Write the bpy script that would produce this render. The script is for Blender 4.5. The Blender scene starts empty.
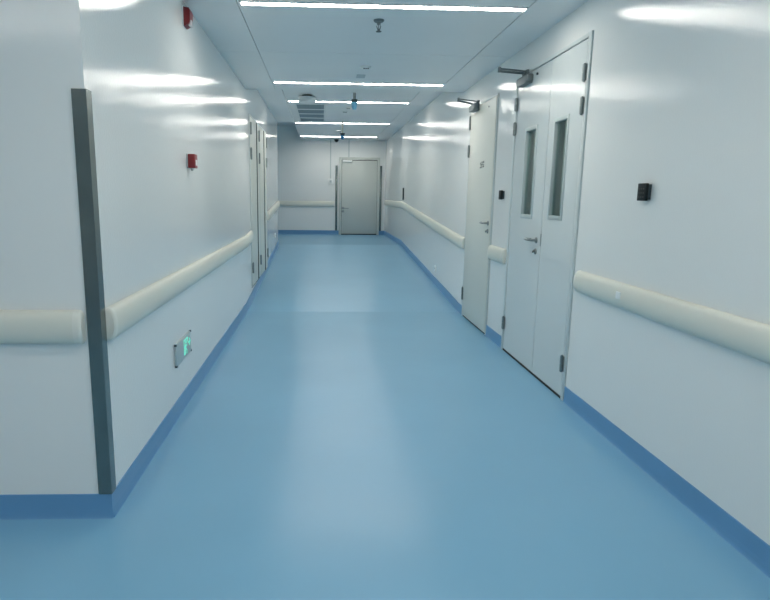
import bpy, bmesh, math
from mathutils import Vector, Matrix

SC = bpy.context.scene
COL = SC.collection
PI = math.pi

# ------------------------------------------------------------------ place
XL, XR = -0.951, 1.765            # corridor side walls
Y0, Y1, RISE = 7.42, 13.2, 0.388  # ramp start, ramp end, rise
YE = 16.81                        # far wall
YB = -3.4                         # wall behind
YC = 2.522                         # near corner of the left wall
YP = 13.0                        # far end of the left wall (side passage)
ZN, ZF, ZP = 2.749, 2.972, 3.33   # ceilings: near, far, side passage
YT = 7.74                         # ceiling step
JL, JR = -0.586, 1.425            # joints of the ceiling border strips
HB = 0.115                        # baseboard height
XLOB = -4.4


def fl(y):
    return RISE * min(1, max(0, (y - Y0) / (Y1 - Y0)))


# ------------------------------------------------------------------ materials
def mat(name, col, rough=0.5, metal=0.0, bump=0.0, bscale=60, bdist=0.002, var=0.0, vscale=3.0,
        spec=0.5, coat=0.0, emis=None, estr=0.0, detail=2.0):
    m = bpy.data.materials.new(name)
    m.use_nodes = True
    nt = m.node_tree
    b = nt.nodes['Principled BSDF']
    b.inputs['Base Color'].default_value = (*col, 1)
    b.inputs['Roughness'].default_value = rough
    b.inputs['Metallic'].default_value = metal
    b.inputs['Specular IOR Level'].default_value = spec
    if coat:
        b.inputs['Coat Weight'].default_value = coat
        b.inputs['Coat Roughness'].default_value = 0.05
    if emis:
        b.inputs['Emission Color'].default_value = (*emis, 1)
        b.inputs['Emission Strength'].default_value = estr
    tc = nt.nodes.new('ShaderNodeTexCoord')
    if bump:
        n = nt.nodes.new('ShaderNodeTexNoise')
        n.inputs['Scale'].default_value = bscale
        n.inputs['Detail'].default_value = detail
        nt.links.new(tc.outputs['Object'], n.inputs['Vector'])
        bp = nt.nodes.new('ShaderNodeBump')
        bp.inputs['Strength'].default_value = bump
        bp.inputs['Distance'].default_value = bdist
        nt.links.new(n.outputs['Fac'], bp.inputs['Height'])
        nt.links.new(bp.outputs['Normal'], b.inputs['Coat Normal' if coat else 'Normal'])
    if var:
        n2 = nt.nodes.new('ShaderNodeTexNoise')
        n2.inputs['Scale'].default_value = vscale
        n2.inputs['Detail'].default_value = 5
        nt.links.new(tc.outputs['Object'], n2.inputs['Vector'])
        mx = nt.nodes.new('ShaderNodeMix')
        mx.data_type = 'RGBA'
        mx.inputs['A'].default_value = (*[c * (1 - var) for c in col], 1)
        mx.inputs['B'].default_value = (*[min(1, c * (1 + var)) for c in col], 1)
        nt.links.new(n2.outputs['Fac'], mx.inputs['Factor'])
        nt.links.new(mx.outputs['Result'], b.inputs['Base Color'])
    return m


M = {
    'wall': mat('wall_panel', (0.84, 0.855, 0.84), 0.6, bump=1.0, bscale=85, bdist=0.0008, var=0.02, vscale=0.8, spec=0.1, coat=1.0),
    'ceil': mat('ceiling_panel', (0.82, 0.83, 0.83), 0.35, var=0.02, vscale=0.7),
    'floor': mat('blue_vinyl', (0.205, 0.44, 0.63), 0.26, bump=0.02, bscale=14, bdist=0.004, var=0.07, vscale=0.9),
    'base': mat('blue_skirting', (0.135, 0.325, 0.56), 0.33, var=0.05, vscale=2),
    'door': mat('door_blue_white', (0.67, 0.72, 0.72), 0.17, bump=0.03, bscale=9, bdist=0.004),
    'door_cream': mat('door_cream', (0.71, 0.725, 0.67), 0.42, bump=0.03, bscale=9, bdist=0.004),
    'door_grey': mat('door_grey', (0.58, 0.615, 0.58), 0.40),
    'frame': mat('frame_white', (0.60, 0.655, 0.65), 0.35),
    'trimgrey': mat('panel_trim', (0.50, 0.57, 0.57), 0.35),
    'rail': mat('rail_cream', (0.74, 0.74, 0.66), 0.42, bump=0.06, bscale=200, bdist=0.001),
    'railend': mat('rail_cap', (0.78, 0.78, 0.71), 0.38),
    'steel': mat('brushed_steel', (0.20, 0.235, 0.23), 0.24, metal=0.85, var=0.18, vscale=6),
    'chrome': mat('satin_metal', (0.30, 0.33, 0.33), 0.28, metal=1.0),
    'hinge': mat('hinge_metal', (0.30, 0.34, 0.34), 0.35, metal=0.9),
    'closer': mat('closer_grey', (0.17, 0.20, 0.21), 0.4, metal=0.4),
    'seal': mat('dark_gap', (0.03, 0.035, 0.035), 0.8),
    'black': mat('black_plastic', (0.008, 0.011, 0.012), 0.45, spec=0.2),
    'blackpanel': mat('black_keys', (0.03, 0.036, 0.036), 0.5),
    'red': mat('red_plastic', (0.26, 0.018, 0.022), 0.35),
    'clear': mat('strobe_lens', (0.75, 0.72, 0.72), 0.15),
    'white': mat('white_plastic', (0.84, 0.86, 0.85), 0.4),
    'lightgrey': mat('grey_plate', (0.50, 0.55, 0.57), 0.5),
    'louvre': mat('louvre_grey', (0.28, 0.36, 0.40), 0.5),
    'cap': mat('blue_cap', (0.30, 0.68, 0.90), 0.4),
    'cap2': mat('deep_blue_cap', (0.06, 0.26, 0.52), 0.4),
    'pipe': mat('pipe_grey', (0.30, 0.31, 0.30), 0.4, metal=0.6),
    'pipe_pale': mat('pipe_pale', (0.50, 0.50, 0.42), 0.45, metal=0.2),
    'strip': mat('dark_strip', (0.10, 0.12, 0.12), 0.5),
    'dark': mat('dark_metal', (0.05, 0.07, 0.08), 0.35, metal=0.5),
    'signplate': mat('sign_plate', (0.44, 0.51, 0.53), 0.3),
    'green': mat('green_glow', (0.1, 0.7, 0.5), 0.4, emis=(0.16, 0.85, 0.58), estr=0.75),
    'ink': mat('dark_ink', (0.07, 0.09, 0.09), 0.6),
    'room': mat('room_grey', (0.58, 0.66, 0.65), 0.6),
    'trunk': mat('trunking', (0.50, 0.56, 0.56), 0.5),
    'lamp': mat('lamp_diffuser', (0.9, 0.9, 0.9), 0.5, emis=(0.97, 0.925, 0.84), estr=57.0),
    'lamp_dim': mat('lamp_diffuser_dim', (0.9, 0.9, 0.9), 0.5, emis=(0.97, 0.94, 0.87), estr=46.0),
    'lamp_fill': mat('side_room_fill_glow', (0.9, 0.9, 0.9), 0.5, emis=(0.85, 1.0, 1.0), estr=7.0),
    'lamp_body': mat('lamp_trim', (0.75, 0.78, 0.78), 0.4),
}
g = bpy.data.materials.new('clear_glass')
g.use_nodes = True
gn = g.node_tree.nodes
for n_ in list(gn):
    gn.remove(n_)
g_out = gn.new('ShaderNodeOutputMaterial')
g_mix = gn.new('ShaderNodeMixShader')
g_tr = gn.new('ShaderNodeBsdfTransparent')
g_tr.inputs['Color'].default_value = (0.80, 0.88, 0.86, 1)
g_gl = gn.new('ShaderNodeBsdfGlossy')
g_gl.inputs['Roughness'].default_value = 0.02
g_lw = gn.new('ShaderNodeLayerWeight')          # same from either side of the pane
g_lw.inputs['Blend'].default_value = 0.5
g_pw = gn.new('ShaderNodeMath')
g_pw.operation = 'POWER'
g_pw.inputs[1].default_value = 5.0
g_fr = gn.new('ShaderNodeMath')
g_fr.operation = 'MULTIPLY_ADD'
g_fr.inputs[1].default_value = 0.9
g_fr.inputs[2].default_value = 0.045
g.node_tree.links.new(g_lw.outputs['Facing'], g_pw.inputs[0])
g.node_tree.links.new(g_pw.outputs[0], g_fr.inputs[0])
for a_, b_ in ((g_fr.outputs[0], g_mix.inputs[0]), (g_tr.outputs[0], g_mix.inputs[1]), (g_gl.outputs[0], g_mix.inputs[2]), (g_mix.outputs[0], g_out.inputs[0])):
    g.node_tree.links.new(a_, b_)
M['glass'] = g


# ------------------------------------------------------------------ mesh helpers
class MB:
    def __init__(s):
        s.bm = bmesh.new()

    def box(s, lo, hi, bev=0.0, seg=2):
        lo, hi = Vector(lo), Vector(hi)
        t = bmesh.new()
        r = bmesh.ops.create_cube(t, size=1)
        for v in t.verts:
            v.co = Vector((lo[i] + (v.co[i] + .5) * (hi[i] - lo[i]) for i in range(3)))
        if bev:
            bmesh.ops.bevel(t, geom=t.edges[:], offset=bev, segments=seg, profile=0.5, affect='EDGES')
        s._add(t)
        return s

    def _add(s, t):
        me = bpy.data.meshes.new('tmp')
        t.to_mesh(me)
        t.free()
        s.bm.from_mesh(me)
        bpy.data.meshes.remove(me)

    def cyl(s, a, b, r, r2=None, n=20):
        a, b = Vector(a), Vector(b)
        d = b - a
        t = bmesh.new()
        bmesh.ops.create_cone(t, cap_ends=True, segments=n, radius1=r, radius2=r if r2 is None else r2, depth=d.length)
        q = d.to_track_quat('Z', 'Y').to_matrix().to_4x4()
        bmesh.ops.transform(t, matrix=Matrix.Translation((a + b) / 2) @ q, verts=t.verts[:])
        s._add(t)
        return s

    def lathe(s, c, axis, prof, n=24):
        """prof: (r, h) along axis from c"""
        c = Vector(c)
        q = Vector(axis).to_track_quat('Z', 'Y')
        rings = []
        for r, h in prof:
            if r < 1e-6:
                rings.append([s.bm.verts.new(c + q @ Vector((0, 0, h)))])
            else:
                rings.append([s.bm.verts.new(c + q @ Vector((r * math.cos(2 * PI * i / n), r * math.sin(2 * PI * i / n), h))) for i in range(n)])
        for A, B in zip(rings, rings[1:]):
            for i in range(n):
                j = (i + 1) % n
                if len(A) == 1 and len(B) == 1:
                    continue
                if len(A) == 1:
                    s.bm.faces.new((A[0], B[j], B[i]))
                elif len(B) == 1:
                    s.bm.faces.new((A[i], A[j], B[0]))
                else:
                    s.bm.faces.new((A[i], A[j], B[j], B[i]))
        return s

    def prism(s, poly, axis, lo, hi):
        """poly of 2-d points in the two other axes (in axis order), pushed along axis"""
        def P(p, h):
            v = [p[0], p[1]]
            v.insert(axis, h)
            return Vector(v)
        A = [s.bm.verts.new(P(p, lo)) for p in poly]
        B = [s.bm.verts.new(P(p, hi)) for p in poly]
        n = len(poly)
        s.bm.faces.new(A)
        s.bm.faces.new(B[::-1])
        for i in range(n):
            s.bm.faces.new((A[i], A[(i + 1) % n], B[(i + 1) % n], B[i]))
        return s

    def sweep(s, rings):
        """skin closed rings of vectors, capped"""
        R = [[s.bm.verts.new(v) for v in r] for r in rings]
        n = len(R[0])
        for A, B in zip(R, R[1:]):
            for i in range(n):
                s.bm.faces.new((A[i], A[(i + 1) % n], B[(i + 1) % n], B[i]))
        s.bm.faces.new(R[0][::-1])
        s.bm.faces.new(R[-1])
        return s

    def tube(s, pts, r, n=12):
        pts = [Vector(p) for p in pts]
        rings = []
        for i, p in enumerate(pts):
            d = (pts[min(i + 1, len(pts) - 1)] - pts[max(i - 1, 0)]).normalized()
            q = d.to_track_quat('Z', 'Y')
            rings.append([p + q @ Vector((r * math.cos(2 * PI * k / n), r * math.sin(2 * PI * k / n), 0)) for k in range(n)])
        return s.sweep(rings)

    def build(s, name, m, parent=None, smooth=True, kind=None, label=None):
        bmesh.ops.recalc_face_normals(s.bm, faces=s.bm.faces[:])
        me = bpy.data.meshes.new(name)
        s.bm.to_mesh(me)
        s.bm.free()
        me.materials.append(m)
        if smooth:
            me.polygons.foreach_set('use_smooth', [True] * len(me.polygons))
            me.set_sharp_from_angle(angle=math.radians(35))
        o = bpy.data.objects.new(name, me)
        COL.objects.link(o)
        if parent:
            o.parent = parent
            o.matrix_parent_inverse = Matrix.Identity(4)
            # mesh was written in world space: bring it into the parent's space
            off = Vector((0, 0, 0))
            p = parent
            while p:
                off += Vector(p.location)
                p = p.parent
            me.transform(Matrix.Translation(-off))
        if kind:
            o['kind'] = kind
        if label:
            o['label'] = label
        return o


def tag(o, label, cat, group=None, kind=None):
    o['label'] = label
    o['category'] = cat
    if group:
        o['group'] = group
    if kind:
        o['kind'] = kind
    return o


def thing(name, loc, label, cat, group=None, kind=None):
    o = bpy.data.objects.new(name, None)
    o.empty_display_size = 0.1
    COL.objects.link(o)
    o.location = loc
    return tag(o, label, cat, group, kind)


def struct(name, mb, m, label=None, cat=None):
    o = mb.build(name, m, kind='structure', smooth=False)
    if label:
        o['label'] = label
        o['category'] = cat
    return o


# ------------------------------------------------------------------ floor, walls, ceiling
f = MB()
prof = [(YB - .2, -.3), (YE + .2, -.3), (YE + .2, RISE), (Y1, RISE), (Y0, 0), (YB - .2, 0)]
f.prism(prof, 0, XLOB - .2, XR + .15)
struct('floor', f, M['floor'], 'glossy blue vinyl floor of the corridor', 'floor')

# right wall: opening for the double door
DY0, DY1, DZ = 4.075, 5.545, 2.508
w = MB()
w.box((XR, YB, -.1), (XR + .12, DY0, ZN + .3))
w.box((XR, DY0, DZ), (XR + .12, DY1, ZN + .3))
w.box((XR, DY1, -.1), (XR + .12, YE + .12, 3.4))
struct('wall_right', w, M['wall'], 'long glossy white wall on the right', 'wall')
w = MB()
w.box((XL - .12, YC, -.1), (XL, YP, ZF + .3))
struct('wall_left', w, M['wall'], 'long glossy white wall on the left with the exit sign', 'wall')
w = MB()
w.box((XLOB, YC, -.1), (XL - .12, YC + .12, ZN + .3))
struct('wall_entry', w, M['wall'], 'white wall facing the viewer left of the steel corner guard', 'wall')
w = MB()
w.box((-3.4, YP - .12, -.1), (XL - .12, YP, ZP + .2))
w.box((-3.5, YP - .12, -.1), (-3.4, YE + .12, ZP + .2))
struct('wall_passage', w, M['wall'])
w = MB()
w.box((-3.4, YE, -.1), (XR, YE + .12, ZP + .3))
struct('wall_far', w, M['wall'], 'white wall at the far end around the grey door', 'wall')
w = MB()
w.box((XLOB - .12, YB - .12, -.1), (XR + .12, YB, ZN + .3))
w.box((XLOB - .12, YB, -.1), (XLOB, YC + .12, ZN + .3))
struct('wall_back', w, M['wall'])
# small dim room behind the double door
w = MB()
bx0, bx1 = XR + .12, XR + 1.7
w.box((bx1, DY0 - .6, -.1), (bx1 + .08, DY1 + .6, 2.7))
w.box((bx0, DY0 - .68, -.1), (bx1, DY0 - .6, 2.7))
w.box((bx0, DY1 + .6, -.1), (bx1, DY1 + .68, 2.7))
w.box((bx0, DY0 - .6, 2.62), (bx1, DY1 + .6, 2.7))
w.box((bx0, DY0 - .6, -.1), (bx1, DY1 + .6, 0))
for yy in (DY0 - .1, DY0 + .42, DY0 + .94, DY0 + 1.46):      # upright panel joints of that room
    w.box((bx1 - .02, yy, 0), (bx1, yy + .05, 2.62))
struct('wall_side_room', w, M['room'])

G = 0.0035


def panels(x0, x1, ys, z, mb):
    for a, b in zip(ys, ys[1:]):
        mb.box((x0 + G, a + G, z), (x1 - G, b - G, z + .03))


c = MB()
ysn = [YB, .06, 2.93, 5.80, YT]
panels(JL, JR, ysn, ZN, c)
panels(JR, XR + .11, ysn, ZN, c)
panels(XLOB, JL, [YB, YC + .1], ZN, c)
panels(XL - .11, JL, [YC + .1, 5.80, YT], ZN, c)
c.box((XLOB, YB, ZN + .03), (XR + .11, YC + .1, ZN + .08))
c.box((XL - .11, YC + .1, ZN + .03), (XR + .11, YT, ZN + .08))
c.box((XL - .11, YT - .02, ZN), (XR + .11, YT, ZF + .08))
struct('ceiling', c, M['ceil'], 'lower white panel ceiling over the near corridor', 'ceiling')
c = MB()
ysf = [YT, 10.4, 13.0, YE]
panels(JL, JR, ysf, ZF, c)
panels(JR, XR + .11, ysf, ZF, c)
panels(XL - .11, JL, [YT, 10.4, YP - .06], ZF, c)
c.box((XL - .11, YT, ZF + .03), (XR + .11, YP - .06, ZF + .08))
c.box((JL - .02, YP - .06, ZF + .03), (XR + .11, YE + .05, ZP + .06))
c.box((-3.45, YP - .06, ZP), (JL - .02, YE + .05, ZP + .06))
struct('ceiling.001', c, M['ceil'], 'higher white panel ceiling over the ramp', 'ceiling')


# baseboards, with a small cove at the foot, following the ramp
def base(name, side, y0, y1, label):
    m = MB()
    ys = [y0] + [y for y in (Y0, Y1) if y0 < y < y1] + [y1]
    sgn = 1 if side == 'L' else -1
    x = XL if side == 'L' else XR
    pr = [(0, -.02), (.013, -.02), (.013, .0), (.010, .006), (.008, .016), (.006, .04), (.006, HB), (0, HB)]
    m.sweep([[Vector((x + sgn * a, y, fl(y) + z)) for a, z in pr] for y in ys])
    return struct(name, m, M['base'], label, 'baseboard')


base('baseboard_right', 'R', YB, 4.047, 'blue skirting right of the double door')
base('baseboard_right.001', 'R', 5.572, 6.125, 'short blue skirting between the double and the single door')
base('baseboard_right.002', 'R', 7.222, YE, 'blue skirting rising up the ramp on the right')
base('baseboard_left', 'L', YC, YP, 'long blue skirting along the left wall')
pr = [(0, -.02), (.013, -.02), (.013, .0), (.010, .006), (.008, .016), (.006, .04), (.006, HB), (0, HB)]
m = MB()
m.sweep([[Vector((x, YC - a, z)) for a, z in pr] for x in (XLOB, XL + .006)])
struct('baseboard_entry', m, M['base'], 'blue skirting on the wall facing the viewer', 'baseboard')
m = MB()
m.sweep([[Vector((x, YE - a, RISE + z)) for a, z in pr] for x in (-3.4, .471)])
struct('baseboard_far', m, M['base'], 'blue skirting left of the far grey door', 'baseboard')
m = MB()
m.sweep([[Vector((x, YE - a, RISE + z)) for a, z in pr] for x in (1.605, XR)])
struct('baseboard_far.001', m, M['base'], 'blue skirting right of the far grey door', 'baseboard')

# ------------------------------------------------------------------ door parts (on the right wall, facing -x)


def hinge_y(leaf, x, y, z0, z1, m=None, r=.013):
    """upright knuckle on a side wall; x is the face it sits on, out the direction into the corridor"""
    h = MB()
    out = -1 if x > 0 else 1
    xc = x + out * r * .8
    zm = (z0 + z1) / 2
    h.cyl((xc, y, z0), (xc, y, zm - .002), r)
    h.cyl((xc, y, zm + .002), (xc, y, z1), r)
    h.cyl((xc, y, z0 - .006), (xc, y, z1 + .006), r * .6)
    a, b = sorted((x, x + out * .004))
    h.box((a, y - .026, z0), (b, y + .026, z1))
    return h.build('hinge', m or M['hinge'], leaf)


def lever_x(leaf, x, y, z, ydir, zk, loop=False):
    """lever handle and keyhole on the right wall's door"""
    h = MB()
    h.lathe((x, y, z), (-1, 0, 0), [(0, 0), (.026, 0), (.026, .006), (.022, .010), (.011, .012), (.010, .05), (0, .052)])
    L = .135
    pts = [(x - .045, y, z), (x - .056, y + ydir * .012, z), (x - .058, y + ydir * .05, z - .001), (x - .057, y + ydir * .1, z),
           (x - .052, y + ydir * L, z + .001), (x - .035, y + ydir * (L + .01), z + .002), (x - .018, y + ydir * (L - .005), z + .002), (x - .014, y + ydir * (L - .035), z + .002)]
    h.tube(pts if loop else pts[:6], .0095)
    h.build('lever_handle', M['chrome'], leaf)
    k = MB()
    k.lathe((x, y, zk), (-1, 0, 0), [(0, 0), (.025, 0), (.025, .006), (.021, .010), (.009, .011), (.008, .022), (0, .022)])
    k.box((x - .030, y - .004, zk - .014), (x - .02, y + .004, zk + .006), .002)
    k.build('keyhole_rose', M['chrome'], leaf)


def closer_x(root, x, yb0, yb1, z0, z1, ybr, zbr, reach=.25, rise=.008):
    b = MB()
    b.box((x - .058, yb0, z0), (x, yb1, z1), .012, 3)
    b.cyl((x - .03, yb0 + .17, z1 - .005), (x - .03, yb0 + .17, zbr - .004), .014)
    b.box((x - .062, yb0 + .02, z0 - .008), (x, yb1 - .02, z0 + .014), .004)
    cl = b.build('door_closer', M['closer'], root)
    el = (x - reach, (ybr + yb0 + .17) / 2, zbr + rise)
    a = MB()

    def bar(p, q, r=.010):
        a.cyl(p, q, r, n=8)
    bar((x - .03, yb0 + .17, zbr - .012), (el[0], el[1], el[2] - .008))
    bar((x - .012, ybr, zbr - .002), (el[0], el[1], el[2] + .012), .008)
    a.cyl((el[0], el[1], el[2] - .018), (el[0], el[1], el[2] + .024), .013)
    a.box((x - .03, ybr - .03, zbr - .018), (x, ybr + .03, zbr + .010), .004)
    a.build('closer_arm', M['closer'], cl)


# double door
d = thing('door_1', (XR, 4.81, 0), 'pale double door with two narrow glass panels in the right wall', 'door', kind='structure')
FX = XR - .012                       # face of the frame
fr = MB()
ya, yb, zt = 4.047, 5.572, 2.530
fy0, fy1, fz = 4.100, 5.520, 2.494
fr.box((FX, ya, 0), (XR + .10, fy0 - .004, zt), .003)
fr.box((FX, fy1 + .004, 0), (XR + .10, yb, zt), .003)
fr.box((FX, fy0 - .004, fz + .007), (XR + .10, fy1 + .004, zt), .003)
fr.build('door_frame', M['frame'], d)
st = MB()
st.box((XR + .045, fy0 - .004, 0.003), (XR + .06, fy0 + .02, fz + .004))
st.box((XR + .045, fy1 - .02, 0.003), (XR + .06, fy1 + .004, fz + .004))
st.box((XR + .045, fy0, fz - .02), (XR + .06, fy1, fz + .004))
st.box((XR + .045, 4.70, 0.003), (XR + .06, 4.74, fz))
st.box((XR - .008, fy0, .0015), (XR + .03, fy1, .018))
st.build('door_seal', M['seal'], d)


def glazed_leaf(y0, y1, py0, py1, pz0, pz1):
    m = MB()
    x0, x1, z0 = FX + .006, XR + .038, .02
    m.box((x0, y0, z0), (x1, py0, fz))
    m.box((x0, py1, z0), (x1, y1, fz))
    m.box((x0, py0, z0), (x1, py1, pz0))
    m.box((x0, py0, pz1), (x1, py1, fz))
    lf = m.build('door_leaf', M['door'], d, smooth=False)
    t = MB()
    t.box((x0 - .006, py0 - .003, pz0 - .003), (x1 + .004, py0 + .024, pz1 + .003), .002)
    t.box((x0 - .006, py1 - .024, pz0 - .003), (x1 + .004, py1 + .003, pz1 + .003), .002)
    t.box((x0 - .006, py0 + .024, pz0 - .003), (x1 + .004, py1 - .024, pz0 + .028), .002)
    t.box((x0 - .006, py0 + .024, pz1 - .028), (x1 + .004, py1 - .024, pz1 + .003), .002)
    t.build('panel_trim', M['trimgrey'], lf)
    p = MB()
    p.box((x0 + .016, py0 + .02, pz0 + .024), (x0 + .022, py1 - .02, pz1 - .024))
    p.build('glass_pane', M['glass'], lf, smooth=False)
    MB().box((x0 + .034, (py0 + py1) / 2 - .006, pz0 + .003), (x0 + .038, (py0 + py1) / 2 + .006, pz1 - .003)).build('inner_bar', M['frame'], lf, smooth=False)
    return lf


l1 = glazed_leaf(fy0, 4.715, 4.328, 4.600, 1.294, 2.043)
l2 = glazed_leaf(4.722, fy1, 4.953, 5.245, 1.284, 2.041)
for z0, z1 in ((2.226, 2.332), (2.012, 2.120), (.212, .328)):
    hinge_y(l1, FX + .002, fy0 + .002, z0, z1)
    hinge_y(l2, FX + .002, fy1 - .002, z0, z1)
lever_x(l2, FX + .006, 4.815, 1.112, 1, 1.021, True)
s = MB()
s.box((FX + .003, 4.712, 1.07), (FX + .008, 4.725, 1.17))
s.build('latch_plate', M['hinge'], l2)
s = MB()
s.cyl((FX + .006, 5.033, 2.452), (FX - .006, 5.033, 2.452), .010)
s.build('stud', M['dark'], l2)
closer_x(d, FX + .006, 5.13, 5.41, 2.410, 2.474, 5.265, 2.516)

# single door
d = thing('door_2', (XR, 6.68, 0), 'cream single door in the right wall just left of the double door', 'door', kind='structure')
FS = XR - .020
sy0, sy1, sz = 6.150, 7.182, 2.458
fr = MB()
fr.box((XR - .015, 6.125, 0), (XR - .0005, sy0 - .004, 2.48), .003)
fr.box((XR - .015, sy1 + .004, 0), (XR - .0005, 7.222, 2.48), .003)
fr.box((XR - .015, sy0 - .004, sz + .004), (XR - .0005, sy1 + .004, 2.48), .003)
fr.build('door_frame', M['frame'], d)
st = MB()
st.box((XR - .008, sy0 - .003, .0015), (XR - .001, sy1 + .003, sz + .003))
st.build('door_seal', M['seal'], d)
lf = MB().box((FS, sy0, .022), (XR - .008, sy1, sz), .002).build('door_leaf', M['door_cream'], d)
for z0, z1 in ((2.238, 2.388), (1.921, 2.056), (.211, .358)):
    hinge_y(lf, FS + .004, sy1 + .002, z0, z1)
lever_x(lf, FS, 6.212, 1.188, 1, 1.105)
s = MB()
s.cyl((FS, 6.41, 2.39), (FS - .006, 6.41, 2.39), .009)
s.build('stud', M['dark'], lf)
closer_x(d, FS, 6.80, 7.06, 2.420, 2.488, 6.835, 2.506, .22, .022)
# small dark characters stuck on the leaf (too small to read in the photograph)
tx = MB()
cy, cz, hgt = 6.575, 1.803, .078


def stroke(a0, a1, b0, b1):          # a runs left to right as seen, b upwards
    tx.box((FS - .0012, cy - a1 * .16, cz + b0 * hgt), (FS + .0005, cy - a0 * .16, cz + b1 * hgt))


for a0, a1, b0, b1 in ((-.5, -.28, .18, .34), (-.5, -.12, -.02, .10), (-.5, -.26, -.42, -.2), (-.08, .06, -.45, .5), (-.2, .2, -.02, .08),
                       (-.16, .16, .3, .38), (-.14, .14, -.3, -.22), (.28, .5, .22, .5), (.34, .48, -.1, .12), (.28, .5, -.36, -.14)):
    stroke(a0, a1, b0, b1)
tx.build('door_lettering', M['ink'], lf, smooth=False)


# double cabinet doors on the left wall
def left_door(name, y0, y1, ysplit, label, hinges):
    d = thing(name, (XL, (y0 + y1) / 2, .2), label, 'door', kind='structure')
    zb, ztp, zf_ = .224, 2.472, 2.494
    X = XL + .0005
    fr = MB()
    fr.box((X, y0, zb), (XL + .008, y0 + .035, zf_), .002)
    fr.box((X, y1 - .035, zb), (XL + .008, y1, zf_), .002)
    fr.box((X, y0 + .035, ztp), (XL + .008, y1 - .035, zf_), .002)
    fr.build('door_frame', M['frame'], d)
    sl = MB().box((X, y0 + .033, zb + .002), (XL + .004, y1 - .033, ztp + .002))
    MB().box((XL + .003, ysplit - .010, zb + .008), (XL + .021, ysplit + .010, ztp - .006)).build('centre_strip', M['strip'], d, smooth=False)
    sl.box((X, y0 + .002, zb - .012), (XL + .006, y1 - .002, zb))
    sl.build('door_seal', M['seal'], d)
    gp = .016
    la = MB().box((XL + .003, y0 + .038, zb + .006), (XL + .010, ysplit - gp, ztp - .004), .0015).build('door_leaf', M['door_cream'], d)
    lb = MB().box((XL + .003, ysplit + gp, zb + .006), (XL + .010, y1 - .038, ztp - .004), .0015).build('door_leaf', M['door_cream'], d)
    for z0, z1 in ((2.240, 2.388), (1.920, 2.065), (.410, .550)):
        if 0 in hinges:
            hinge_y(la, XL + .009, y0 + .045, z0, z1)
        if 1 in hinges:
            hinge_y(lb, XL + .009, y1 - .045, z0, z1)


left_door('door_3', 8.02, 9.155, 8.79, 'nearer pair of narrow cream doors on the left wall', (0, 1))
left_door('door_4', 9.155, 10.34, 9.86, 'farther pair of narrow cream doors on the left wall', (1,))

# far grey door
d = thing('door_5', (1.045, YE, RISE), 'grey single door in the far end wall', 'door', kind='structure')
fr = MB()
yf = YE - .045
ye_ = YE - .0005
fr.box((.472, yf, RISE), (.540, ye_, 2.512), .003)
fr.box((1.534, yf, RISE), (1.604, ye_, 2.512), .003)
fr.box((.540, yf, 2.440), (1.534, ye_, 2.512), .003)
fr.build('door_frame', M['door_grey'], d)
MB().box((.541, YE - .015, RISE + .002), (1.533, YE - .001, 2.439)).box((.541, YE - .045, RISE + .001), (1.533, YE - .012, RISE + .022)).build('door_seal', M['seal'], d)
lf = MB().box((.549, YE - .032, RISE + .026), (1.525, YE - .015, 2.424), .002).build('door_leaf', M['door_grey'], d)
yl = YE - .032
h = MB()
h.box((.552, yl - .012, 1.098), (.622, yl, 1.162), .004)
h.tube([(.587, yl - .008, 1.13), (.587, yl - .05, 1.13), (.602, yl - .055, 1.13), (.745, yl - .055, 1.122)], .013)
h.build('lever_handle', M['hinge'], lf)
h = MB()
h.box((.552, yl - .012, 1.008), (.622, yl, 1.072), .004)
h.cyl((.587, yl - .008, 1.04), (.587, yl - .03, 1.04), .012)
h.build('keyhole_rose', M['hinge'], lf)
h = MB()
h.box((.562, yl - .055, 2.378), (.828, yl, 2.430), .006)
h.build('door_closer', M['white'], d)

# ------------------------------------------------------------------ handrails
RPROF = []
RH, RD = .074, .047
for i in range(15):
    t = -PI / 2 + PI * i / 14
    RPROF.append((RD * (0.12 + 0.88 * max(0, math.cos(t)) ** .75), RH * math.sin(t)))
RPROF = [(0.0, -RH * .80)] + [(a, b) for a, b in RPROF] + [(0.0, RH * .80)]


def railring(c, n, along, sc=1.0, shift=0.0):
    """c centre on the wall, n outward normal, along direction"""
    return [Vector(c) + Vector(n) * (a * (.55 + .45 * sc) if sc < 1 else a) + Vector((0, 0, b * sc)) + Vector(along) * shift for a, b in RPROF]


def rail(pts, n, label, caps=(True, True), name='handrail'):
    pts = [Vector(p) for p in pts]
    root = thing(name, tuple(pts[0]), label, 'handrail', 'cream wall handrails')
    d0 = (pts[1] - pts[0]).normalized()
    d1 = (pts[-1] - pts[-2]).normalized()
    CL = .035
    a = pts[0] + d0 * (CL if caps[0] else 0)
    b = pts[-1] - d1 * (CL if caps[1] else 0)
    m = MB()
    m.sweep([railring(p, n, d0) for p in [a] + pts[1:-1] + [b]])
    body = m.build('rail', M['rail'], root)
    steps = [(0, 1.012), (.02, 1.012), (.024, 1.0), (.030, .94), (.035, .80)]

    def cap(p, direction):
        e = MB()
        e.sweep([[Vector(p) + Vector(n) * (aa * (s_ if s_ > 1 else (s_ * .6 + .4))) + Vector((0, 0, bb * s_)) + direction * t for aa, bb in RPROF] for t, s_ in [(-.001, 1.012)] + steps[1:]])
        e.build('end_cap', M['railend'], root)
    if caps[0]:
        cap(a, -d0)
    if caps[1]:
        cap(b, d1)
    return root


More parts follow.
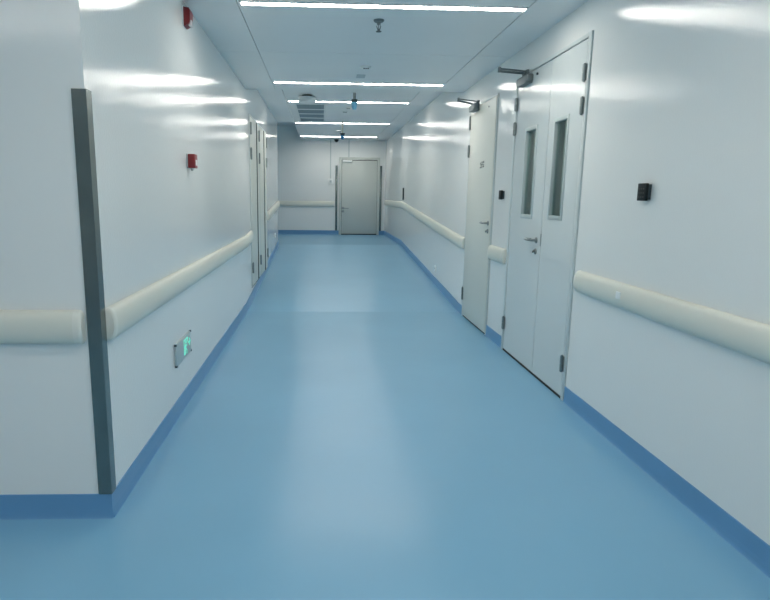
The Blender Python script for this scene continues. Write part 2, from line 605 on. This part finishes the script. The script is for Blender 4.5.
HRL = .896
NR, NL = (-1, 0, 0), (1, 0, 0)
RX, LX = XR - .0005, XL + .0005
r = rail([(RX, YB + .3, HRL), (RX, 3.96, HRL)], NR, 'cream handrail right of the double door, running out of the picture on the right', (False, True))
b = MB()
b.box((RX - .052, 3.300, HRL - .016), (RX - .038, 3.350, HRL + .026), .003)
b.build('button', M['white'], r, label='small square cream button')
rail([(RX, 5.60, HRL), (RX, 6.10, HRL)], NR, 'short cream handrail piece between the double door and the cream single door')
rail([(RX, 7.24, HRL), (RX, Y0, HRL), (RX, Y1 - .1, HRL + RISE), (RX, YE - .25, HRL + RISE)], NR, 'cream handrail climbing the right wall beyond the cream single door')
rail([(LX, 2.575, HRL - .012), (LX, Y0, HRL - .012), (LX, 7.95, HRL - .012 + fl(7.95))], NL, 'long cream handrail on the left wall above the green exit sign')
rail([(LX, 10.42, HRL + fl(10.42)), (LX, YP - .03, HRL + fl(YP))], NL, 'short sloping cream handrail on the left wall beyond the narrow doors')
rail([(-2.6, YE - .0005, HRL + RISE - .05), (.355, YE - .0005, HRL + RISE - .05)], (0, -1, 0), 'cream handrail on the far wall left of the grey door')
rail([(XLOB + .3, YC - .0005, HRL - .008), (XL - .062, YC - .0005, HRL - .008)], (0, -1, 0), 'cream handrail on the wall left of the steel corner guard', (False, True))


# ------------------------------------------------------------------ corner guards
def guard(name, x, y, z0, z1, wx, wy, label, sx, sy):
    """L-shaped strip on the outside of a corner (x, y); legs run sx*wx and sy*wy"""
    t = .004
    e = .0006
    # outside of the corner: opposite to the legs
    ox, oy = x - sx * e, y - sy * e
    poly = [(ox - sx * t, oy - sy * t), (ox + sx * wx, oy - sy * t), (ox + sx * wx, oy), (ox, oy), (ox, oy + sy * wy), (ox - sx * t, oy + sy * wy)]
    m = MB().prism(poly, 2, z0, z1)
    o = m.build(name, M['steel'], smooth=False)
    return tag(o, label, 'corner guard', 'steel guards')


o = guard('corner_guard', XL + .004, YC - .004, HB + .002, 1.862, .055, .054, 'dark steel corner guard on the near left wall corner', -1, 1)
for x0, x1, lab in ((.372, .428, 'tall thin steel guard strip left of the far grey door'), (1.606, 1.664, 'tall thin steel guard strip right of the far grey door')):
    m = MB().box((x0, YE - .030, .50), (x1, YE - .0005, 2.29), .003)
    tag(m.build('guard_strip', M['steel']), lab, 'guard', 'steel strips beside the far door')

# ------------------------------------------------------------------ ceiling lights
LXC, LL, LY0, LDY, LW = .4265, 1.966, 4.375, 2.863, .060


def strip(y, z, label, group='strip lights across the ceiling', xc=LXC, L=LL, lamp='lamp'):
    root = thing('strip_light', (xc, y, z), label, 'ceiling light', group)
    x0, x1 = xc - L / 2, xc + L / 2
    y0, y1 = y - LW / 2, y + LW / 2
    b = MB()
    e, dp = .010, .010
    zt = z - .0005
    b.box((x0 - e, y0 - e, z - dp), (x1 + e, y0, zt))
    b.box((x0 - e, y1, z - dp), (x1 + e, y1 + e, zt))
    b.box((x0 - e, y0, z - dp), (x0, y1, zt))
    b.box((x1, y0, z - dp), (x1 + e, y1, zt))
    b.build('housing', M['lamp_body'], root, smooth=False)
    MB().box((x0, y0, z - dp + .001), (x1, y1, z - .001)).build('diffuser', M[lamp], root, smooth=False)


labs = ['nearest white strip light, at the top edge of the picture', 'second nearest white strip light, just before the ceiling steps up',
        'white strip light interrupted by the hanging fitting and the blue-capped sprinkler', 'white strip light just behind the grey louvred vent',
        'farthest white strip light, nearest the grey door']
for i in range(5):
    strip(LY0 + LDY * i, ZN if i < 2 else ZF, labs[i], lamp='lamp' if i < 3 else 'lamp_dim')
strip(LY0 - LDY, ZN, 'white strip light above the viewer, out of the picture', 'strip lights behind the viewer')
strip(LY0 - 2 * LDY, ZN, 'white strip light behind the viewer, out of the picture', 'strip lights behind the viewer')
strip(4.81, 2.62, 'unseen strip light added in the room behind the double door to brighten it', 'strip lights behind the viewer', xc=XR + .9, L=.9, lamp='lamp_fill')  # added lamp, never in view; brightens what shows through the door glass
for yy in (.25,):
    strip(yy, ZN, 'white strip light over the lobby on the left, out of the picture', 'strip lights over the lobby', xc=-2.6, L=LL)

# ------------------------------------------------------------------ things on the ceiling
t = thing('sprinkler', (.420, 4.72, ZN), 'bare dark metal sprinkler head near the closest strip light', 'sprinkler', 'sprinklers')
x, y, z = .420, 4.72, ZN - .0005
MB().lathe((x, y, z), (0, 0, -1), [(0, 0), (.040, 0), (.040, .006), (.030, .016), (.014, .018), (.013, .030), (0, .030)]).build('escutcheon', M['closer'], t)
m = MB()
for s_ in (-1, 1):
    m.tube([(x + s_ * .010, y, z - .028), (x + s_ * .015, y, z - .045), (x + s_ * .006, y, z - .070), (x, y, z - .074)], .0032, 8)
m.cyl((x, y, z - .028), (x, y, z - .07), .0035)
m.build('yoke', M['dark'], t)
MB().lathe((x, y, z - .074), (0, 0, -1), [(0, 0), (.010, 0), (.022, .006), (.020, .009), (0, .009)]).build('deflector', M['dark'], t)


def capped(x, y, ztop, L, rp, rr, rc, hc, mp, mc, label, arm=False):
    t = thing('capped_sprinkler', (x, y, ztop), label, 'sprinkler', 'sprinklers')
    z = ztop - .0005
    MB().cyl((x, y, z - L), (x, y, z), rp).build('drop_pipe', mp, t)
    MB().lathe((x, y, z - L + .01), (0, 0, -1), [(0, 0), (rr, 0), (rr, .012), (rr * .8, .035), (rc, .042), (0, .042)]).build('collar', M['dark'], t)
    MB().lathe((x, y, z - L - .028), (0, 0, -1), [(0, 0), (rc, 0), (rc * 1.02, hc * .3), (rc * .9, hc * .75), (rc * .6, hc), (0, hc)]).build('plastic_cap', mc, t)
    if arm:
        MB().tube([(x, y - .005, z - L + .03), (x - .05, y, z - L + .06), (x - .12, y, z - L + .05)], .008, 8).build('side_arm', M['dark'], t)


capped(.480, 9.26, ZF, .105, .022, .046, .042, .105, M['pipe'], M['cap'], 'sprinkler with pale blue cap on a grey drop pipe, nearer of the two')
capped(.422, 12.78, ZF, .235, .017, .050, .036, .09, M['pipe_pale'], M['cap2'], 'sprinkler with blue cap on a long pale drop pipe, farther of the two', True)


def detector(x, y, z, r, label, grp='smoke detectors'):
    t = thing('smoke_detector', (x, y, z), label, 'smoke detector', grp)
    zz = z - .0005
    MB().lathe((x, y, zz), (0, 0, -1), [(0, 0), (r, 0), (r, .014), (r * .9, .02), (r * .62, .024), (r * .62, .030), (0, .030)]).build('housing', M['ceil'], t)
    s_ = MB()
    for k in range(3):
        a = -PI / 2 + (k - 1) * .55
        s_.box((x + (k - 1) * .020 - .007, y - r * .62 - .004, zz - .030), (x + (k - 1) * .020 + .007, y - r * .62 + .01, zz - .016))
    s_.build('vent_slot', M['black'], t, smooth=False)


detector(.440, 6.33, ZN, .055, 'white round detector with three dark slots between the first two strip lights')
detector(.452, 10.72, ZF, .055, 'white detector right behind the blue-capped sprinkler')
detector(.411, 11.20, ZF, .045, 'smaller white detector farther down the ceiling from its twin')
m = MB().box((.372, 6.74, ZN - .004), (.468, 6.92, ZN - .0005))
tag(m.build('ceiling_plate', M['lightgrey'], smooth=False), 'small flat grey plate on the ceiling beside the second strip light', 'plate')

# louvred vent: four grilles in one frame
t = thing('louvred_vent', (-.21, 11.6, ZF), 'long grey louvred vent of four panels on the ceiling left', 'vent')
x0, x1 = -.440, .030
ys = [10.38, 10.97, 11.55, 12.14, 12.70]
ftop = ZF - .0005
fr = MB()
fr.box((x0 - .03, ys[0] - .03, ZF - .012), (x0, ys[-1] + .03, ftop))
fr.box((x1, ys[0] - .03, ZF - .012), (x1 + .03, ys[-1] + .03, ftop))
for k, yy in enumerate(ys):
    wd = .03 if k in (0, 4) else .055
    fr.box((x0, yy - wd, ZF - .012), (x1, yy + wd, ftop))
fr.build('vent_frame', M['lamp_body'], t, smooth=False)
for a, b_ in zip(ys, ys[1:]):
    p = MB()
    p.box((x0, a + .055, ZF - .003), (x1, b_ - .055, ftop))
    n = 12
    for k in range(n):
        yy = a + .065 + (b_ - a - .13) * k / (n - 1)
        p.box((x0 + .004, yy - .008, ZF - .011), (x1 - .004, yy + .008, ZF - .003))
    p.build('grille', M['louvre'], t, smooth=False)

# hanging fitting in front of the vent
t = thing('hanging_fitting', (-.235, 9.56, ZF), 'pale fitting hanging from the ceiling with a dark gap above it', 'ceiling fitting')
MB().lathe((-.235, 9.56, ZF - .0005), (0, 0, -1), [(0, 0), (.075, 0), (.085, .024), (0, .024)]).build('neck', M['black'], t)
MB().lathe((-.235, 9.56, ZF - .024), (0, 0, -1), [(0, 0), (.128, 0), (.135, .012), (.135, .07), (.12, .082), (0, .082)]).build('body', M['ceil'], t)

# dome camera over the far door
t = thing('dome_camera', (.386, 16.62, ZF), 'small black dome camera on the ceiling above the far wall', 'camera')
MB().lathe((.386, 16.62, ZF - .0005), (0, 0, -1), [(0, 0), (.062, 0), (.060, .022), (0, .022)]).build('mount', M['dark'], t)
MB().lathe((.386, 16.62, ZF - .022), (0, 0, -1), [(.056, 0), (.052, .02), (.036, .042), (.015, .054), (0, .056)]).build('dome', M['black'], t)

# trunking on the far wall
t = thing('switch_box', (.234, YE, 1.82), 'small white switch box hanging under thin trunking on the far wall', 'switch')
MB().box((.166, YE - .05, 1.79), (.302, YE - .0005, 1.93), .008).build('box', M['white'], t)
MB().box((.206, YE - .040, 1.82), (.262, YE - .057, 1.88), .003).build('rocker', M['lightgrey'], t)
MB().box((.221, YE - .02, 1.93), (.247, YE - .0005, ZF - .001)).build('trunking', M['trunk'], t, smooth=False)
m = MB().box((.724, YE - .02, 2.513), (.750, YE - .0005, ZF - .001))
tag(m.build('cable_trunking', M['trunk'], smooth=False), 'thin grey trunking running up from the far grey door to the ceiling', 'trunking')

# ------------------------------------------------------------------ things on the walls
# fire alarm sounder, high on the left wall
t = thing('alarm_sounder', (XL, 4.2, 2.57), 'red wall alarm with a clear lamp, high on the left wall', 'alarm')
ax = XL + .0005
y0, y1 = 4.34, 4.44
MB().box((ax, y0 - .010, 2.584), (ax + .006, y1 + .010, 2.708), .002).build('back_plate', M['white'], t)
m = MB()
m.prism([(ax + .006, 2.581), (ax + .040, 2.598), (ax + .048, 2.616), (ax + .050, 2.681), (ax + .043, 2.698), (ax + .006, 2.704)], 1, y0, y1)
bo = m.build('body', M['red'], t, smooth=False)
MB().box((ax + .030, y0 + .022, 2.589), (ax + .056, y1 - .018, 2.628), .008, 3).build('lamp', M['clear'], t)
# red call point
t = thing('call_point', (XL, 4.2, 1.62), 'square red fire call point at eye height on the left wall', 'call point')
y0, y1 = 4.305, 4.401
MB().box((ax, y0 - .004, 1.6340), (ax + .008, y1 + .004, 1.7340), .002).build('back_plate', M['lightgrey'], t)
MB().box((ax + .008, y0, 1.6360), (ax + .058, y1, 1.7320), .006, 3).build('body', M['red'], t)
MB().box((ax + .0575, y0 + .025, 1.6540), (ax + .0595, y1 - .022, 1.6940), .0005).build('press_panel', M['white'], t)
MB().cyl((ax + .03, (y0 + y1) / 2 - .01, 1.6170), (ax + .03, (y0 + y1) / 2 - .01, 1.6365), .010).build('reset_lock', M['lightgrey'], t)

# low exit sign: running man and arrow
t = thing('exit_sign', (XL, 3.9, .4), 'low grey exit sign with glowing green running man on left wall', 'sign')
ey0, ey1, ez0, ez1 = 3.745, 4.180, .346, .494
sx = XL + .0005
MB().box((sx, ey0, ez0), (sx + .014, ey1, ez1), .003).build('plate', M['signplate'], t)
for yy, zz in ((ey0, ez0), (ey1, ez1), (ey0, ez1), (ey1, ez0)):
    sy_, sz_ = (1 if yy == ey0 else -1), (1 if zz == ez0 else -1)
    ca, cb = sorted((yy - sy_ * .003, yy + sy_ * .013))
    da, db = sorted((zz - sz_ * .003, zz + sz_ * .009))
    MB().box((sx + .002, ca, da), (sx + .017, cb, db)).build('corner_clip', M['dark'], t, smooth=False)
pic = MB()
px = sx + .0138


def seg(p, q, wd, k=.55):
    """flat bar between sign points (u along the wall, v up), in sign units"""
    wd = wd * k
    (u0, v0), (u1, v1) = p, q
    du, dv = u1 - u0, v1 - v0
    L = math.hypot(du, dv)
    nu, nv = -dv / L * wd / 2, du / L * wd / 2
    pic.prism([(u0 + nu, v0 + nv), (u1 + nu, v1 + nv), (u1 - nu, v1 - nv), (u0 - nu, v0 - nv)], 0, px, px + .0022)


U, V = 4.035, .358
# door outline
seg((U - .075, V + .012), (U - .075, V + .112), .012)
seg((U - .08, V + .112), (U + .025, V + .112), .011)
seg((U + .025, V + .117), (U + .025, V + .085), .012)
# running figure
pic.prism([(U - .018 + .012 * math.cos(2 * PI * i / 14), V + .092 + .011 * math.sin(2 * PI * i / 14)) for i in range(14)], 0, px, px + .0022)
seg((U - .022, V + .078), (U - .030, V + .045), .020)
seg((U - .024, V + .074), (U + .012, V + .062), .008)
seg((U - .026, V + .074), (U - .056, V + .058), .008)
seg((U - .028, V + .046), (U + .006, V + .030), .010)
seg((U + .006, V + .032), (U + .002, V + .004), .009)
seg((U - .032, V + .046), (U - .042, V + .020), .010)
seg((U - .042, V + .020), (U - .066, V + .012), .009)
# arrow
seg((U + .045, V + .072), (U + .105, V + .072), .012)
seg((U + .080, V + .098), (U + .112, V + .072), .011)
seg((U + .080, V + .046), (U + .112, V + .072), .011)
pic.build('pictogram', M['green'], t, smooth=False, label='glowing green running man in a doorway with an arrow')


def reader(name, y0, y1, z0, z1, dpt, label, marks=True):
    t = thing(name, (XR, (y0 + y1) / 2, z0), label, 'card reader', 'black wall readers')
    xx = XR - .0005
    MB().box((xx - dpt * .5, y0 + .006, z0 + .006), (xx, y1 - .006, z1 - .006)).build('back_box', M['dark'], t)
    MB().box((xx - dpt, y0, z0), (xx - dpt * .5, y1, z1), .004, 3).build('case', M['black'], t)
    if marks:
        f_ = MB()
        for a in range(3):
            for b_ in range(3):
                yc, zc = y0 + .022 + a * .022, z0 + .020 + b_ * .022
                f_.box((xx - dpt - .0008, yc - .006, zc - .004), (xx - dpt + .001, yc + .006, zc + .004))
        f_.build('key', M['blackpanel'], t, smooth=False)


reader('card_reader', 3.165, 3.251, 1.443, 1.536, .034, 'black square reader on the right wall above the handrail')
reader('card_reader', 5.762, 5.848, 1.435, 1.523, .034, 'small black reader between the double door and the cream door', False)
# thin dark fitting on the right wall where the ramp ends
m = MB().box((XR - .030, 12.92, 1.39), (XR - .0005, 12.96, 1.64), .004)
tag(m.build('wall_fitting', M['dark']), 'narrow dark upright fitting on the right wall above the top of the ramp', 'fitting')


def socket(x, y, z, label):
    out = 1 if x < 0 else -1
    t = thing('wall_socket', (x, y, z), label, 'socket', 'low wall sockets')
    a, b_ = sorted((x + out * .0005, x + out * .012))
    MB().box((a, y - .045, z), (b_, y + .045, z + .09), .003).build('plate', M['white'], t)
    a, b_ = sorted((x + out * .0115, x + out * .0135))
    for dy in (-.018, .018):
        MB().box((a, y + dy - .004, z + .035), (b_, y + dy + .004, z + .055)).build('socket_hole', M['dark'], t, smooth=False)


socket(XL, 12.1, RISE * .81 + .30, 'small plate low on the left wall near its far end')
socket(XR, 9.09, .32, 'small plate low on the right wall beside the ramp')

# ------------------------------------------------------------------ world and camera
wd = bpy.data.worlds.new('world')
SC.world = wd
wd.use_nodes = True
wd.node_tree.nodes['Background'].inputs['Color'].default_value = (0.5, 0.6, 0.65, 1)
wd.node_tree.nodes['Background'].inputs['Strength'].default_value = 0.02

FPX, YAW, PITCH, ROLL = 592.4, 0.0385, 0.1792, 0.0104
cy_, sy_ = math.cos(YAW), math.sin(YAW)
fw, rt, up = Vector((sy_, cy_, 0)), Vector((cy_, -sy_, 0)), Vector((0, 0, 1))
f2 = fw * math.cos(PITCH) - up * math.sin(PITCH)
u2 = up * math.cos(PITCH) + fw * math.sin(PITCH)
r3 = rt * math.cos(ROLL) + u2 * math.sin(ROLL)
u3 = u2 * math.cos(ROLL) - rt * math.sin(ROLL)
cam = bpy.data.cameras.new('camera')
co = bpy.data.objects.new('camera', cam)
COL.objects.link(co)
mw = Matrix((r3, u3, -f2)).transposed().to_4x4()
mw.translation = (0, 0, 1.45)
co.matrix_world = mw
cam.sensor_width = 36
cam.lens = FPX / 770 * 36
cam.shift_x = (385 - 344.09) / 770
cam.shift_y = (303.65 - 300) / 770
cam.clip_start = .02
SC.camera = co

SC.view_settings.view_transform = 'Standard'
SC.view_settings.look = 'None'
SC.view_settings.gamma = 1
SC.view_settings.exposure = 0.0
SC.view_settings.use_curve_mapping = False
SC.cycles.max_bounces = 14
SC.cycles.diffuse_bounces = 8
